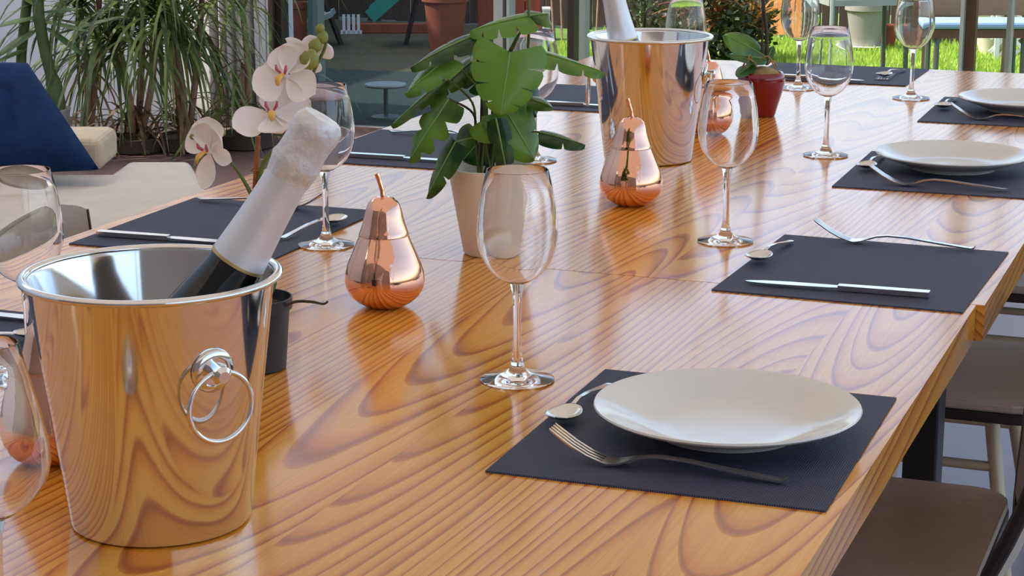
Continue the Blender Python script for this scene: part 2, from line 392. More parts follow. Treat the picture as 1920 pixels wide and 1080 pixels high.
struct('wall_left_sunblock', MB().prism([(-6.7, -6.1), (-6.5, -6.1), (-6.5, 10.6), (-6.7, 10.6)], 0, 3.95).box((-6.6, -1.6, 5.376), (.2, 9.0, 2.85)), WALLM, label='unseen white side wall, stepped in height to shade the yard and sofa')  # unseen; heights shaped to shade yard and sofa but leave the lawn sunlit

# grass: too many blades to count
def on_plane_y(px, y):
    ray = RX * (px - 960) / FPX + FW + UP * 120 / FPX
    t = (y - CAM.y) / ray.y
    return CAM.x + ray.x * t
g = MB(); rg = random.Random(3)
for i in range(26000):
    y = rg.uniform(6.4, 9.35); x = rg.uniform(-3.0, 1.2)
    if x < -1.75 - (y - 5.05) * .3645: continue
    h = rg.uniform(.02, .05); a = rg.uniform(0, 6.28); dx, dy = math.cos(a) * .006, math.sin(a) * .006
    lx, ly = rg.uniform(-.02, .02), rg.uniform(-.02, .02)
    g.add([(x - dx, y - dy, 0), (x + dx, y + dy, 0), (x + lx, y + ly, h)], [(0, 1, 2)])
o = part('grass', g, GRASS, None, smooth=False); tag(o, 'short sunlit green grass growing on the lawn', 'grass'); o['kind'] = 'stuff'

# door posts along the terrace edge, seen only near their feet
def post(n, px, wid, m, label, y=DOORY, dep=.07, h=2.6):
    x = on_plane_y(px, y)
    o = struct('terrace_post' if n > 8 or n == 6 else 'window_post', MB().box((x, y, h / 2), (wid, dep, h)), m, label=label); return x
xa = post(4, 519, .045, FRAME, 'grey-brown window frame post beside the curtain')
post(5, 540, .022, FRAMED, 'thin dark window frame post')
post(6, 606, .024, FRAMEP, 'thin pale blue-grey post behind the orchid buds', y=5.6)
xb = post(7, 940, .04, FRAMEP, 'pale window frame post behind the leafy plant')
post(8, 958, .012, FRAMEP, 'narrow pale strip beside the window frame post')
post(9, 1072, .034, FRAMED, 'dark post left of the far ice bucket', y=6.4)
post(10, 1092, .032, FRAMEP, 'pale post left of the far ice bucket', y=6.5)
post(11, 1798, .062, FRAMEB, 'brown wooden post beyond the far table edge', y=6.3)
post(12, 1786, .016, FRAMEP, 'thin grey strip beside the brown wooden post', y=6.25)
post(13, 1873, .028, FRAMEP, 'grey round pole right of the brown wooden post', y=6.3, dep=.03)
w = struct('window_1', MB().box(((xa + xb) / 2, DOORY, 1.3), (xb - xa, .008, 2.6)), PANE, label='large window pane beside the curtain, tinted to darken the yard')
for z in (.02, 2.58): part('window_rail', MB().box(((xa + xb) / 2, DOORY, z), (xb - xa, .05, .04)), FRAME, w)

# curtain hanging against the wall
rows = []
cx0, cx1 = on_plane_y(405, 4.95), on_plane_y(512, 4.95)
for k in range(9):
    z = .02 + 2.4 * k / 8; row = []
    for i in range(90):
        t = i / 89; row.append((lerp(cx0, cx1, t), 4.93 + .03 * math.sin(t * 40) + .012 * math.sin(t * 97 + 1), z))
    rows.append(row)
o = part('curtain', MB().grid(rows), CURTAIN, None); tag(o, 'pale grey curtain hanging in folds beside the window', 'curtain')
so = o.modifiers.new('thick', 'SOLIDIFY'); so.thickness = .004
# unseen cloth awning, added to keep sun off the tables and soften it
aw = thing('awning', 'unseen off-white cloth awning added over the dining tables to soften the sun', 'awning', (0, 0, 0))
part('canopy', MB().box((.0, .72, 2.6), (5.2, 8.6, .01)), AWN, aw)
for x, y in ((2.5, 4.9), (2.5, -3.5), (-2.5, -3.5), (-2.5, -.1)): part('pole', MB().tube([(x, y, 0), (x, y, 2.59)], .03, 12), GREYM, aw)

# ------------------------------------------------------------------ dining tables
def table(label, y0, y1, xl, xr, n, legs):
    t = thing('dining_table', label, 'table', (0, (y0 + y1) / 2, 0), 0, 'pine dining tables')
    L = y1 - y0; wd = (xr - xl) / n
    for i in range(n):
        me = MB().box((0, 0, 0), (wd, L, .045)).mesh('plank', WOOD, False)
        put('plank', me, t, (xl + wd * (i + .5), 0, TOP - .0225))
    for x in (xl + .13, xr - .13):
        for y in legs:
            part('leg', MB().box((x, y - (y0 + y1) / 2, .3525), (.05, .06, .705)), BLACKM, t, False, bevel=.004)
    for x in (xl + .13, xr - .13): part('apron', MB().box((x, 0, .665), (.03, L - .31, .08)), BLACKM, t, False)
    return t
table('pine plank dining table in the foreground carrying the nearest plate', -2.15, -.157, -.626, .622, 9, (-1.95, -.95))
table('pine plank dining table behind the seam carrying the two farther plates', -.155, 2.12, -.626, .632, 9, (.27, 1.95))

# ------------------------------------------------------------------ placemats
def mat_mesh():
    m = MB(); nx, ny = 12, 12; rows = []
    m.box((0, 0, .001), (.31, .36, .002)); return m.mesh('placemat', WEAVE, False)
MM = mat_mesh()
def placemat(x, y, rz, label):
    o = put('placemat', MM, None, (x, y, TOP), (0, 0, R(rz))); return tag(o, label, 'placemat', 'woven placemats')
placemat(.452, -.773, .8, 'dark navy woven placemat under the nearest white plate')
placemat(.462, -.023, -1.2, 'dark navy woven placemat without a plate on the right side of the table')
placemat(.446, .737, 1.0, 'dark navy woven placemat under the middle white plate')
placemat(.455, 1.478, .8, 'dark navy woven placemat under the farthest white plate')
placemat(-.482, -.784, 0, 'navy woven placemat at the left edge beside the nearest wine glasses')
placemat(-.446, -.068, 1.0, 'navy woven placemat behind the leaning bottle and the white orchid')
placemat(-.462, .655, 1.0, 'navy woven placemat left of the potted leafy plant')
placemat(-.385, 1.375, 0, 'navy woven placemat left of the far ice bucket')
placemat(.010, 1.955, 90, 'navy woven placemat at the far table end with a small black card')

# ------------------------------------------------------------------ cutlery
def strip(m, pts, thick):
    """pts: (x, z, halfwidth) along the axis; a solid ribbon"""
    vs = []; fs = []; n = len(pts)
    for i, (x, z, h) in enumerate(pts):
        vs += [(x, -h, z - thick / 2), (x, h, z - thick / 2), (x, h, z + thick / 2), (x, -h, z + thick / 2)]
    for i in range(n - 1):
        a, b = i * 4, i * 4 + 4
        for k in range(4): fs.append((a + k, a + (k + 1) % 4, b + (k + 1) % 4, b + k))
    fs += [(3, 2, 1, 0), tuple((n - 1) * 4 + k for k in range(4))]
    return m.add(vs, fs)
fh = MB(); strip(fh, [(-.030, .0075, .0065), (-.020, .0105, .0035), (-.005, .0125, .0028), (.02, .0118, .003), (.06, .0075, .0038), (.10, .0035, .0046), (.108, .0030, .0048), (.112, .0042, .0044), (.114, .006, .004)], .0022)
ft = MB(); strip(ft, [(-.030, .0075, .0066), (-.040, .0042, .0098), (-.050, .0026, .0106), (-.056, .0034, .0106)], .0018)
for k in range(4):
    yy = -.0087 + k * .0058; pts = [(-.055, .0033), (-.07, .0082), (-.085, .0160), (-.100, .0258), (-.106, .030)]
    q = MB(); strip(q, [(x, z, .00165 * (1 - .5 * (i == 4))) for i, (x, z) in enumerate(pts)], .0018)
    ft.add([(a, b + yy, c) for a, b, c in q.v], q.f)
ME_FH, ME_FT = fh.mesh('fork_handle', CUTLERY), ft.mesh('fork_tines', CUTLERY)
kh = MB(); strip(kh, [(.0, .0042, .0058), (.02, .0042, .0066), (.09, .0042, .0072), (.108, .0042, .0070), (.110, .0042, .0062)], .0062)
kb = MB(); strip(kb, [(.0005, .0042, .0058), (-.012, .004, .0078), (-.06, .0036, .0088), (-.095, .0032, .0070), (-.108, .003, .0045), (-.115, .003, .0012)], .0016)
ME_KH, ME_KB = kh.mesh('knife_handle', CUTLERY), kb.mesh('knife_blade', CUTLERY)
sh = MB(); strip(sh, [(-.022, .0105, .0024), (-.008, .0128, .0022), (.02, .0112, .0026), (.055, .0062, .0040), (.078, .0032, .0048), (.083, .0032, .0030)], .0020)
rows = []
for i in range(13):
    u = -1 + 2 * i / 12; row = []
    for j in range(11):
        v = -1 + 2 * j / 10
        hw = .0165 * math.sqrt(max(0.0, 1 - u * u)) * (1.06 - .14 * u)
        d = max(0.0, 1 - u * u - .85 * v * v * (1 - u * u))
        row.append((-.046 + u * .026, v * hw, .0105 - .0085 * d))
    rows.append(row)
ME_SH = sh.mesh('spoon_handle', CUTLERY); ME_SB = MB().grid(rows).mesh('spoon_bowl', CUTLERY, True)
def cut(kind, x, y, rz, label, dz=.0022, s=1.0, tilt=0.0):
    t = thing(kind, label, kind, (x, y, TOP + dz), R(rz), 'place-setting ' + kind + 's'); t.scale = (s, s, s)
    if kind == 'fork': put('handle', ME_FH, t); put('tine_head', ME_FT, t)
    elif kind == 'knife': put('handle', ME_KH, t); put('blade', ME_KB, t)
    else:
        put('handle', ME_SH, t); b = put('bowl', ME_SB, t)
        so = b.modifiers.new('thick', 'SOLIDIFY'); so.thickness = .0012
    return t
cut('fork', .450, -.898, 1, 'steel fork in front of the nearest white plate')
cut('spoon', .318, -.742, 88, 'small steel spoon at the left rim of the nearest white plate')
cut('knife', .452, -.628, 1, 'steel knife mostly hidden behind the nearest white plate')
cut('fork', .464, .140, 2, 'steel fork lying across the far edge of the placemat without a plate')
cut('spoon', .325, .022, 84, 'small steel spoon on the left of the placemat without a plate')
cut('knife', .452, -.150, 2.0, 'steel knife along the near edge of the placemat without a plate', s=1.02)
cut('spoon', .318, .770, 88, 'small steel spoon left of the middle white plate')
cut('fork', .452, .600, 2, 'steel fork in front of the middle white plate')
cut('spoon', .325, 1.520, 88, 'small steel spoon left of the farthest white plate')
cut('fork', .462, 1.355, 2, 'steel fork in front of the farthest white plate')
cut('knife', -.478, -.186, 183, 'steel knife on the placemat behind the near ice bucket')
cut('fork', -.470, .080, 178, 'steel fork at the far side of the placemat behind the white orchid')
cut('spoon', -.320, -.050, 262, 'small steel spoon beside the foot of the glass behind the leaning bottle')
cut('knife', -.465, -.640, 182, 'steel knife at the left picture edge')
cut('spoon', -.372, -.745, 236, 'small steel spoon by the left picture edge')
cut('knife', -.440, .535, 182, 'steel knife on the placemat left of the potted leafy plant')
cut('fork', -.470, .790, 178, 'steel fork partly hidden behind the pale lower monstera leaf')
cut('knife', -.360, 1.250, 182, 'steel knife on the placemat left of the far ice bucket')
cut('knife', -.02, 1.835, 176, 'steel knife right of the red pot on the far placemat')
cut('spoon', .130, 1.965, 80, 'small steel spoon on the black card at the far table end')

# small black card with white marks on the far placemat
k = thing('table_card', 'small black card with white marks on the far placemat', 'card', (.122, 1.93, TOP + .002), R(4))
part('card', MB().box((0, 0, .0006), (.034, .125, .0012)), BLACKP, k, False)
for i in range(4): part('printed_mark', MB().box((-.010 + i * .0062, -.038, .0013), (.004, .026, .0003)), WHITEP, k, False)

# ------------------------------------------------------------------ plates
def plate_profile():
    o = [(0, .004), (.060, .004), (.066, .0005), (.070, .0005), (.073, .005), (.095, .0125), (.115, .0195), (.1265, .0245), (.1280, .0262), (.1272, .0278)]
    i = [(.1250, .0275), (.113, .0225), (.098, .0165), (.084, .0105), (.070, .0075), (.05, .0068), (0, .0066)]
    return o + i
ME_PL = MB().lathe(plate_profile(), 96).mesh('plate', PORCELAIN)
def plate(x, y, label):
    return tag(put('dinner_plate', ME_PL, None, (x, y, TOP + .002)), label, 'plate', 'white coupe plates')
plate(.4725, -.763, 'large white coupe plate nearest to the camera')
plate(.448, .786, 'white coupe plate in the middle of the right side')
plate(.476, 1.51, 'white coupe plate farthest away at the right picture edge')

# ------------------------------------------------------------------ wine glasses
def glass_meshes(outer, stem_top):
    t = .0011
    inner = [(max(r - t, 0), z + (t if r < .012 else 0)) for r, z in outer]
    prof = outer + [(outer[-1][0] - t / 2, outer[-1][1] + t / 2)] + list(reversed(inner))
    bowl = MB().lathe([(0, outer[0][1])] + prof + [(0, inner[0][1])], 64).mesh('bowl', GLASS)
    foot = MB().lathe([(0, .0002), (.034, .0002), (.0385, .0008), (.0388, .0016), (.036, .0026), (.024, .0046), (.013, .0082), (.0085, .0125), (.0070, .0165), (0, .0165)], 56).mesh('foot', GLASS)
    st = [(0, .0166), (.0070, .0166), (.0055, .022), (.0044, .034), (.0040, .055), (.0042, .075), (.0050, stem_top - .012), (.0066, stem_top - .005), (.0078, stem_top - .0002), (0, stem_top - .0002)]
    return bowl, MB().lathe(st, 32).mesh('stem', GLASS), foot
BOWL = [(.0045, .1030), (.0125, .1052), (.0215, .1105), (.0300, .1190), (.0365, .1300), (.0405, .1425), (.0418, .1555), (.0412, .1690), (.0392, .1850), (.0362, .2020), (.0318, .2215)]
TULIP = [(.0045, .1030), (.0140, .1065), (.0240, .1135), (.0325, .1225), (.0385, .1330), (.0408, .1430), (.0402, .1560), (.0365, .1760), (.0315, .1960), (.0265, .2160), (.0235, .2290)]
GM, GT = glass_meshes(BOWL, .1034), glass_meshes(TULIP, .1034)
def wine_glass(x, y, label, ms=GM, s=1.0):
    t = thing('wine_glass', label, 'wine glass', (x, y, TOP + .0005), 0, 'wine glasses on the table'); t.scale = (s, s, s)
    for nm, me in zip(('bowl', 'stem', 'foot'), ms): put(nm, me, t)
    return t
wine_glass(.2198, -.663, 'empty wine glass standing left of the nearest white plate', s=1.01)
wine_glass(.2431, .092, 'empty wine glass standing right of the farther whole copper pear')
wine_glass(.2207, .847, 'empty wine glass left of the middle white plate')
wine_glass(.2347, 1.614, 'empty wine glass left of the farthest white plate, cut by the top edge')
wine_glass(-.264, -.128, 'empty wine glass behind the white orchid and the leaning bottle neck')
wine_glass(-.2633, -.836, 'empty wine glass at the left picture edge beside the near ice bucket')
wine_glass(-.235, .62, 'empty wine glass half hidden behind the potted leafy plant')
wine_glass(-.165, 1.30, 'empty wine glass rising behind the far ice bucket')
wine_glass(-.02, 1.68, 'empty wine glass behind the red flowerpot')
wine_glass(.132, -1.455, 'tulip wine glass cut off by the lower left corner', GT)

# ------------------------------------------------------------------ copper pears
PB = [(0, .0), (.016, 0.0), (.024, .0018), (.034, .0075), (.0420, .0150), (.0468, .0240), (.0483, .0330), (.0474, .0425), (.0440, .0540), (.0385, .0670), (.0332, .0790), (.0297, .0880)]
PT = [(.0302, .0880), (.0302, .0892), (.0285, .0935), (.0255, .1030), (.0232, .1120), (.0212, .1200), (.0180, .1275), (.0130, .1325), (.0080, .1346), (.0040, .1338), (0, .1330)]
ME_PB, ME_PT = MB().lathe(PB, 64).mesh('pear_body', COPPER), MB().lathe(PT, 64).mesh('pear_lid', COPPER)
ME_PS = MB().tube(spline([(0, 0, .132), (-.0015, 0, .142), (-.0045, 0, .153), (-.0075, 0, .1625)], 4), [.0032] * 3 + [.0028] * 7 + [.0031] * 3, 10).mesh('pear_stalk', COPPER)
def pear(x, y, label, spin=0):
    t = thing('copper_pear', label, 'pear', (x, y, TOP), AZ + R(spin), 'copper pear ornaments')
    put('body', ME_PB, t); l = put('lid', ME_PT, t); put('stalk', ME_PS, l); return t
pear(-.0441, -.4171, 'shiny copper pear ornament between the leaning bottle and the nearest upright glass')
pear(.0396, .3006, 'shiny copper pear ornament in front of the far ice bucket')
pear(-.0831, -1.0619, 'shiny copper pear ornament half hidden behind the near ice bucket', 40)
pear(-.0373, 1.0154, 'shiny copper pear ornament behind the far ice bucket, seen through a glass')

# ------------------------------------------------------------------ ice buckets
def bucket(x, y, theta, label):
    t = thing('ice_bucket', label, 'ice bucket', (x, y, TOP), AZ, 'steel ice buckets')
    pr = [(0, .0005), (.070, .0005), (.0745, .002), (.0758, .006), (.1005, .208), (.1012, .2105)]
    inn = [(.0998, .2105), (.0990, .208), (.0745, .008), (.071, .0045), (0, .0045)]
    part('body', MB().lathe(pr + inn, 96), STEEL, t)
    part('rim', MB().lathe([(.1000 + .0040 + .0042 * math.cos(a), .2115 + .0032 * math.sin(a)) for a in [2 * math.pi * k / 12 for k in range(12)]], 96, closed=True), STEEL, t)
    for s in (0, 180):
        th = R(theta + s); d = Vector((math.sin(th), -math.cos(th), 0)); u = Vector((math.cos(th), math.sin(th), 0))
        zc = .150; rc = .0758 + (.1005 - .0758) * (zc - .006) / .202
        nrm = (d + Vector((0, 0, -.122))).normalized(); up = nrm.cross(u) * -1
        if up.z < 0: up = -up
        c = d * rc + Vector((0, 0, zc))
        h = MB()
        prof = [(0.0185, -.001), (.0185, .0015), (.0165, .0038), (.0125, .0045), (.0115, .003), (.0, .003)]
        n = len(prof); seg = 40; vs = []; fs = []
        for i in range(seg):
            a = 2 * math.pi * i / seg
            for r, z in prof: vs.append(c + nrm * z + (u * math.cos(a) + up * math.sin(a)) * r)
        for i in range(seg):
            j = (i + 1) % seg
            for k in range(n - 1): fs.append((i * n + k, j * n + k, j * n + k + 1, i * n + k + 1))
        h.add(vs, fs)
        hd = part('handle_plate', h, STEEL, t)
        kc = c + nrm * .003
        part('knob', MB().tube([kc, kc + nrm * .006, kc + nrm * .0125, kc + nrm * .0155], [.0068, .0068, .0082, .005], 20), STEEL, hd)
        rc2 = c + nrm * .0105 - up * .0265 + d * .004
        dn = (-up + d * .12).normalized()
        part('ring', MB().torus(rc2, .0285, .0021, u, dn, 56, 10), STEEL, hd)
    return t
B1 = Vector((.0878, -1.1635, TOP)); B2 = Vector((-.0563, .7005, TOP))
bucket(B1.x, B1.y, 39, 'polished steel ice bucket with ring handle in the left foreground')
bucket(B2.x, B2.y, -97, 'polished steel ice bucket in the background holding a tilted bottle')

# ------------------------------------------------------------------ champagne bottles (local z is the bottle's axis)
def bottle(base, tilt, label, cut_z, body=.039, grp='champagne bottles'):
    t = thing('champagne_bottle', label, 'bottle', base, 0, grp)
    t.rotation_euler = (Matrix.Rotation(AZ, 4, 'Z') @ Matrix.Rotation(tilt, 4, 'Y')).to_euler()
    g_ = [(0, .002), (body * .8, 0), (body, .006), (body, .125), (body * .96, .145), (body * .82, .170), (body * .66, .195), (.0212, .222), (.0192, .245), (.0178, .270), (.0170, .300), (.0150, .318), (0, .318)]
    part('bottle_glass', MB().lathe(g_, 48), BOTTLE, t)
    z0 = cut_z
    def rad(z):
        for (r0, a), (r1, b) in zip(g_[1:], g_[2:]):
            if a <= z <= b: return lerp(r0, r1, (z - a) / (b - a))
    zs = [z0 + (.296 - z0) * k / 14 for k in range(15)]
    part('foil_sleeve', MB().lathe([(rad(z) + .0009, z) for z in zs], 48), FOIL, t)
    part('gold_band', MB().lathe([(rad(z0) + .0011, z0 - .0012), (rad(z0) + .0013, z0 + .0004), (rad(z0) + .0011, z0 + .0016)], 48), GOLD, t)
    # crinkled cap over the cork and wire
    rng = random.Random(5); pr = [(.0186, .288), (.0196, .296), (.0212, .303), (.0200, .309), (.0192, .316), (.0200, .326), (.0206, .334), (.0198, .341), (.0160, .346), (.0, .348)]
    seg = 60; vs = []; fs = []; n = len(pr)
    wob = [[rng.uniform(-1, 1) for _ in range(12)] for _ in pr]
    for i in range(seg):
        a = 2 * math.pi * i / seg
        for k, (r, z) in enumerate(pr):
            q = wob[k]; w_ = q[0] * math.sin(5 * a + q[1] * 3) + q[2] * math.sin(9 * a + q[3] * 3) + q[4] * math.sin(16 * a + q[5] * 3)
            rr = max(r + .00045 * w_ * (r > .005), 0); vs.append((rr * math.cos(a), rr * math.sin(a), z))
    for i in range(seg):
        j = (i + 1) % seg
        for k in range(n - 1): fs.append((i * n + k, j * n + k, j * n + k + 1, i * n + k + 1))
    part('foil_cap', MB().add(vs, fs), FOIL2, t)
    return t
loc = lambda b, x, y, z: b + RX * x + HX * y + Vector((0, 0, z))
a1 = R(31.5)
bottle(loc(B1, .0655 - .196 * math.sin(a1), 0, .213 - .196 * math.cos(a1)), a1, 'dark bottle with silver foil neck leaning out of the near ice bucket', .208, .036)
a2 = R(-13)
bottle(loc(B2, -.040 + .165 * math.sin(-a2), 0, .213 - .200 * math.cos(a2)), a2, 'dark bottle with pale foil neck standing in the far ice bucket', .192, .037)

# ------------------------------------------------------------------ leaves
def leaf_mesh(name, A, T, N, wid, m, cuts=0, heart=.0, curl=.25, droop=.10, fold=0.0, gap=.024, pw=.75, peak=.45):
    """a blade from attachment A to tip T, N roughly its upper side, wid its full width"""
    A, T, N = Vector(A), Vector(T), Vector(N)
    L = (T - A).length; d = (T - A) / L; N = (N - d * N.dot(d)).normalized(); S = d.cross(N)
    def W(t):
        e = math.log(.5) / math.log(peak)
        return wid / 2 * max(0.0, math.sin(math.pi * min(1.0, max(0.0, t)) ** e)) ** pw if heart == 0 else wid / 2 * max(0.0, 1 - max(0, t) ** 1.7) ** .85 * (1 - .25 * (1 - t) ** 6)
    def P(t, v, s):
        sh = (-heart * (1 - t) ** 2 + .13) * v if heart else .05 * v * (1 - t) * t
        along = (t + sh * (1 - t ** 4)) * L
        if along > L: along = L
        z = -curl * v * v * wid * .5 - droop * L * t * t + fold * v * wid * .5
        return A + d * along + S * (s * v * W(t)) + N * z
    mb = MB(); n = max(1, cuts + 1); nt = max(5, 18 // n); nv = 6
    for s in (-1, 1):
        for k in range(n):
            t0, t1 = k / n, (k + 1) / n; rows = []
            for i in range(nt + 1):
                row = []
                for j in range(nv + 1):
                    v = j / nv; q = i / nt; gp = gap * max(0, (v - .5) / .5) if cuts else 0
                    a = t0 + (gp if k > 0 else 0); b = t1 - (gp if k < n - 1 else 0)
                    row.append(P(lerp(a, b, q), v * (1 - (.07 * v * abs(2 * q - 1) ** 4 if cuts else 0)), s))
                rows.append(row)
            mb.grid(rows)
    rib = [A + d * (L * t) - N * (droop * L * t * t) + N * .0006 for t in [0, .2, .4, .6, .8, .95]]
    return mb.mesh(name, m, True, weld=.00005), MB().tube(rib, [.0013, .0012, .001, .0008, .0006, .0003], 5).mesh('midrib', MIDRIB)
def leaf(parent, A, T, N, wid, m, rib=True, name='leaf', **k):
    a, b = leaf_mesh(name, A, T, N, wid, m, **k)
    o = put(name, a, parent)
    if rib: put('midrib', b, o)
    return o

# ------------------------------------------------------------------ monstera in a cream pot
MP = Vector((-.0336, -.0915, TOP))
t = thing('potted_monstera', 'leafy green monstera plant in a cream pot amid the table', 'potted plant', MP, AZ)
part('pot', MB().lathe([(0, .0005), (.036, .0005), (.0385, .003), (.0585, .115), (.0590, .1185), (.0575, .1195), (.0555, .118), (.0500, .090), (0, .088)], 64), CREAM, t)
part('soil', MB().lathe([(0, .103), (.03, .102), (.052, .099)], 40), SOIL, t)
S_ = lambda px, py, d=0.0: sight(px, py, MP, d)
soil = Vector((0, 0, .10))
def mleaf(ax, ay, ad, tx, ty, td, N, wid, **k):
    A, T = S_(ax, ay, ad), S_(tx, ty, td)
    return leaf(t, A, T, N, wid, LEAF, **k), A
big, A0 = mleaf(956, 98, -.055, 938, 216, -.075, (0, -1, .35), .112, cuts=3, heart=.34, curl=.18, droop=.03, gap=.016)
specs = [
    (990, 30, -.02, 879, 52, -.03, (.1, -.28, 1), .080, dict(cuts=3, heart=.25, droop=.06)),
    (993, 30, -.02, 1030, 24, .00, (.1, -.45, 1), .050, dict(cuts=0, heart=0, droop=.05)),
    (886, 68, -.02, 766, 116, -.04, (-.3, -.42, 1), .062, dict(cuts=2, heart=.2, droop=.10)),
    (842, 108, -.03, 757, 172, -.05, (-.5, -.75, 1), .062, dict(cuts=2, heart=.25, droop=.06)),
    (836, 146, -.02, 731, 234, -.04, (-.8, -.35, .8), .050, dict(cuts=1, heart=.1, droop=.02)),
    (842, 186, -.055, 764, 303, -.06, (-.55, -.9, .35), .064, dict(cuts=3, heart=.15, droop=.02, gap=.07)),
    (855, 266, -.06, 797, 372, -.055, (-.55, -.75, .5), .046, dict(cuts=1, heart=.15, droop=.02)),
    (905, 258, .03, 868, 300, .02, (.0, -.9, .5), .078, dict(cuts=0, heart=.25, droop=.05)),
    (950, 210, -.035, 1004, 300, -.05, (.4, -.9, .4), .086, dict(cuts=1, heart=.3, droop=.03)),
    (930, 222, -.060, 955, 346, -.068, (-.15, -1, .2), .036, dict(cuts=2, heart=.1, droop=.0, gap=.06)),
    (1000, 94, -.01, 1134, 132, -.02, (-.1, -.22, 1), .070, dict(cuts=2, heart=.15, droop=.03)),
    (1010, 248, .03, 1098, 270, .02, (0, -.3, 1), .055, dict(cuts=1, heart=.1, droop=.02)),
    (928, 90, .02, 878, 134, .0, (-.3, -.8, .8), .058, dict(cuts=2, heart=.2)),
    (884, 116, .02, 812, 174, .01, (-.4, -.6, .9), .052, dict(cuts=2, heart=.2)),
    (975, 182, .01, 1034, 194, -.02, (.1, -.5, 1), .045, dict(cuts=0, heart=.1)),
    (905, 225, -.04, 930, 262, -.055, (-.2, -.9, .5), .055, dict(cuts=0, heart=.2)),
    (900, 120, .05, 940, 170, .05, (0, -.7, .7), .085, dict(cuts=2, heart=.25)),
    (960, 150, .04, 1010, 215, .03, (.2, -.7, .7), .085, dict(cuts=2, heart=.25)),
]
ends = [A0]
for ax, ay, ad, tx, ty, td, N, wd, kw in specs:
    o, A = mleaf(ax, ay, ad, tx, ty, td, N, wd, **kw); ends.append(A)
rg = random.Random(11)
for i, A in enumerate(ends):
    b = soil + Vector((rg.uniform(-.02, .012), rg.uniform(-.012, .012), -.004))
    mid = lerp(b, A, .55) + Vector((-.25 * A.x, .01, .03 if A.z > .16 else .004))
    part('stalk', MB().tube(spline([b, lerp(b, mid, .5) + Vector((0, 0, .008)), mid, A], 6), .0016, 7), PETIOLE if i % 3 else DSTALK, t)
part('stalk', MB().tube(spline([soil, S_(975, 200, .02), S_(990, 90, .0), S_(991, 30, -.02), S_(996, -60, -.01)], 6), .0019, 7), PETIOLE, t)

# ------------------------------------------------------------------ white orchid in a black pot
OP = Vector((-.0591, -.7184, TOP))
t = thing('potted_orchid', 'white orchid in a black pot behind the near ice bucket', 'potted plant', OP, AZ)
part('pot', MB().lathe([(0, .0005), (.0305, .0005), (.0325, .002), (.0375, .066), (.0405, .067), (.0408, .079), (.0392, .079), (.0380, .070), (.0360, .066), (0, .066)], 48), BLACKP, t)
part('soil', MB().lathe([(0, .073), (.02, .072), (.037, .068)], 32), SOIL, t)
S_ = lambda px, py, d=0.0: sight(px, py, OP, d)
part('stake', MB().tube([(-.003, 0, .06), S_(474, 430), S_(480, 330), S_(484, 255)], [.0032, .003, .003, .0026], 8), BROWNST, t)
stem = spline([(.006, 0, .065), S_(484, 430), S_(486, 345, -.004), S_(498, 300, -.004), S_(540, 252), S_(566, 190), S_(590, 130), S_(607, 95), S_(611, 75), S_(604, 50)], 5)
part('flower_stem', MB().tube(stem, [lerp(.0030, .0012, i / (len(stem) - 1)) for i in range(len(stem))], 8), PETIOLE, t)
st2 = spline([S_(484, 440), S_(474, 375), S_(455, 335), S_(434, 306), S_(408, 292)], 5)
part('flower_stem', MB().tube(st2, [lerp(.0026, .0014, i / (len(st2) - 1)) for i in range(len(st2))], 8), PETIOLE, t)
part('tie', MB().torus(S_(480, 318), .006, .0008, (1, 0, 0), (0, 1, 0), 20, 6), BROWNST, t)
part('root', MB().tube(spline([(.030, -.02, .070), S_(552, 566, -.02), S_(585, 566, -.025), S_(606, 570, -.03), S_(615, 565, -.03)], 5), [.0016] * 12 + [.0012] * 9, 7), DSTALK, t)
leaf(t, (0, -.005, .07), S_(440, 412, .0), (-.5, -.9, .3), .030, LEAFD, droop=.02, pw=.6)
leaf(t, (0, .01, .07), S_(510, 480, .03), (.5, -.7, .6), .034, LEAFD, droop=.1, pw=.6)
def flower(cx, cy, d, face, roll, s, petals):
    """face: direction the flower looks; petals: (angle, length, width)"""
    C = S_(cx, cy, d); f = Vector(face).normalized()
    u = f.cross(Vector((0, 0, 1))).normalized(); v = u.cross(f)
    me = MB(); me.tube([C - f * .006, C + f * .002, C + f * .008], [.0022, .0035, .0016], 10)
    fl = part('flower', me, PETAL, t)
    for k, (a, L, W) in enumerate(petals):
        a = R(a + roll); dr = u * math.cos(a) + v * math.sin(a)
        leaf(fl, C + dr * .002 + f * (-.001 - .0006 * k), C + dr * L * s + f * (.006 * math.sin(k * 2.1)), f, W * s, PETAL, rib=False, name='petal', curl=-.20, droop=-.05 + .12 * (k % 2), pw=.62, peak=.55)
    lo = MB(); dn = (-v * math.cos(R(roll)) - u * math.sin(R(roll) * -1)).normalized()
    lo.tube(spline([C + f * .004, C + f * .010 + dn * .003, C + f * .014 + dn * .009, C + f * .011 + dn * .015], 4), [.002, .0024, .0028, .0032, .0034, .0036, .0038, .0038, .0036, .0032, .0028, .002, .0008], 12, flat=[.5] * 13)
    part('lip', lo, LIP_Y, fl)
    p2 = MB()
    for sgn in (-1, 1): p2.tube([C + f * .006 + u * sgn * .002, C + f * .012 + u * sgn * .0055 + v * .003, C + f * .014 + u * sgn * .006 + v * .007], [.0012, .0018, .0008], 8)
    part('throat', p2, LIP_P, fl)
    return fl
big5 = [(90, .030, .026), (162, .034, .038), (18, .034, .038), (230, .030, .022), (310, .030, .022)]
flower(393, 284, -.015, (-.5, -.8, .18), 25, 1.12, [(60, .032, .040), (20, .028, .036), (170, .026, .016), (250, .036, .024), (115, .024, .030)])
flower(509, 214, -.02, (.10, -.75, .62), 0, 1.25, [(165, .034, .036), (195, .040, .028), (340, .034, .030), (95, .022, .022), (250, .024, .034)])
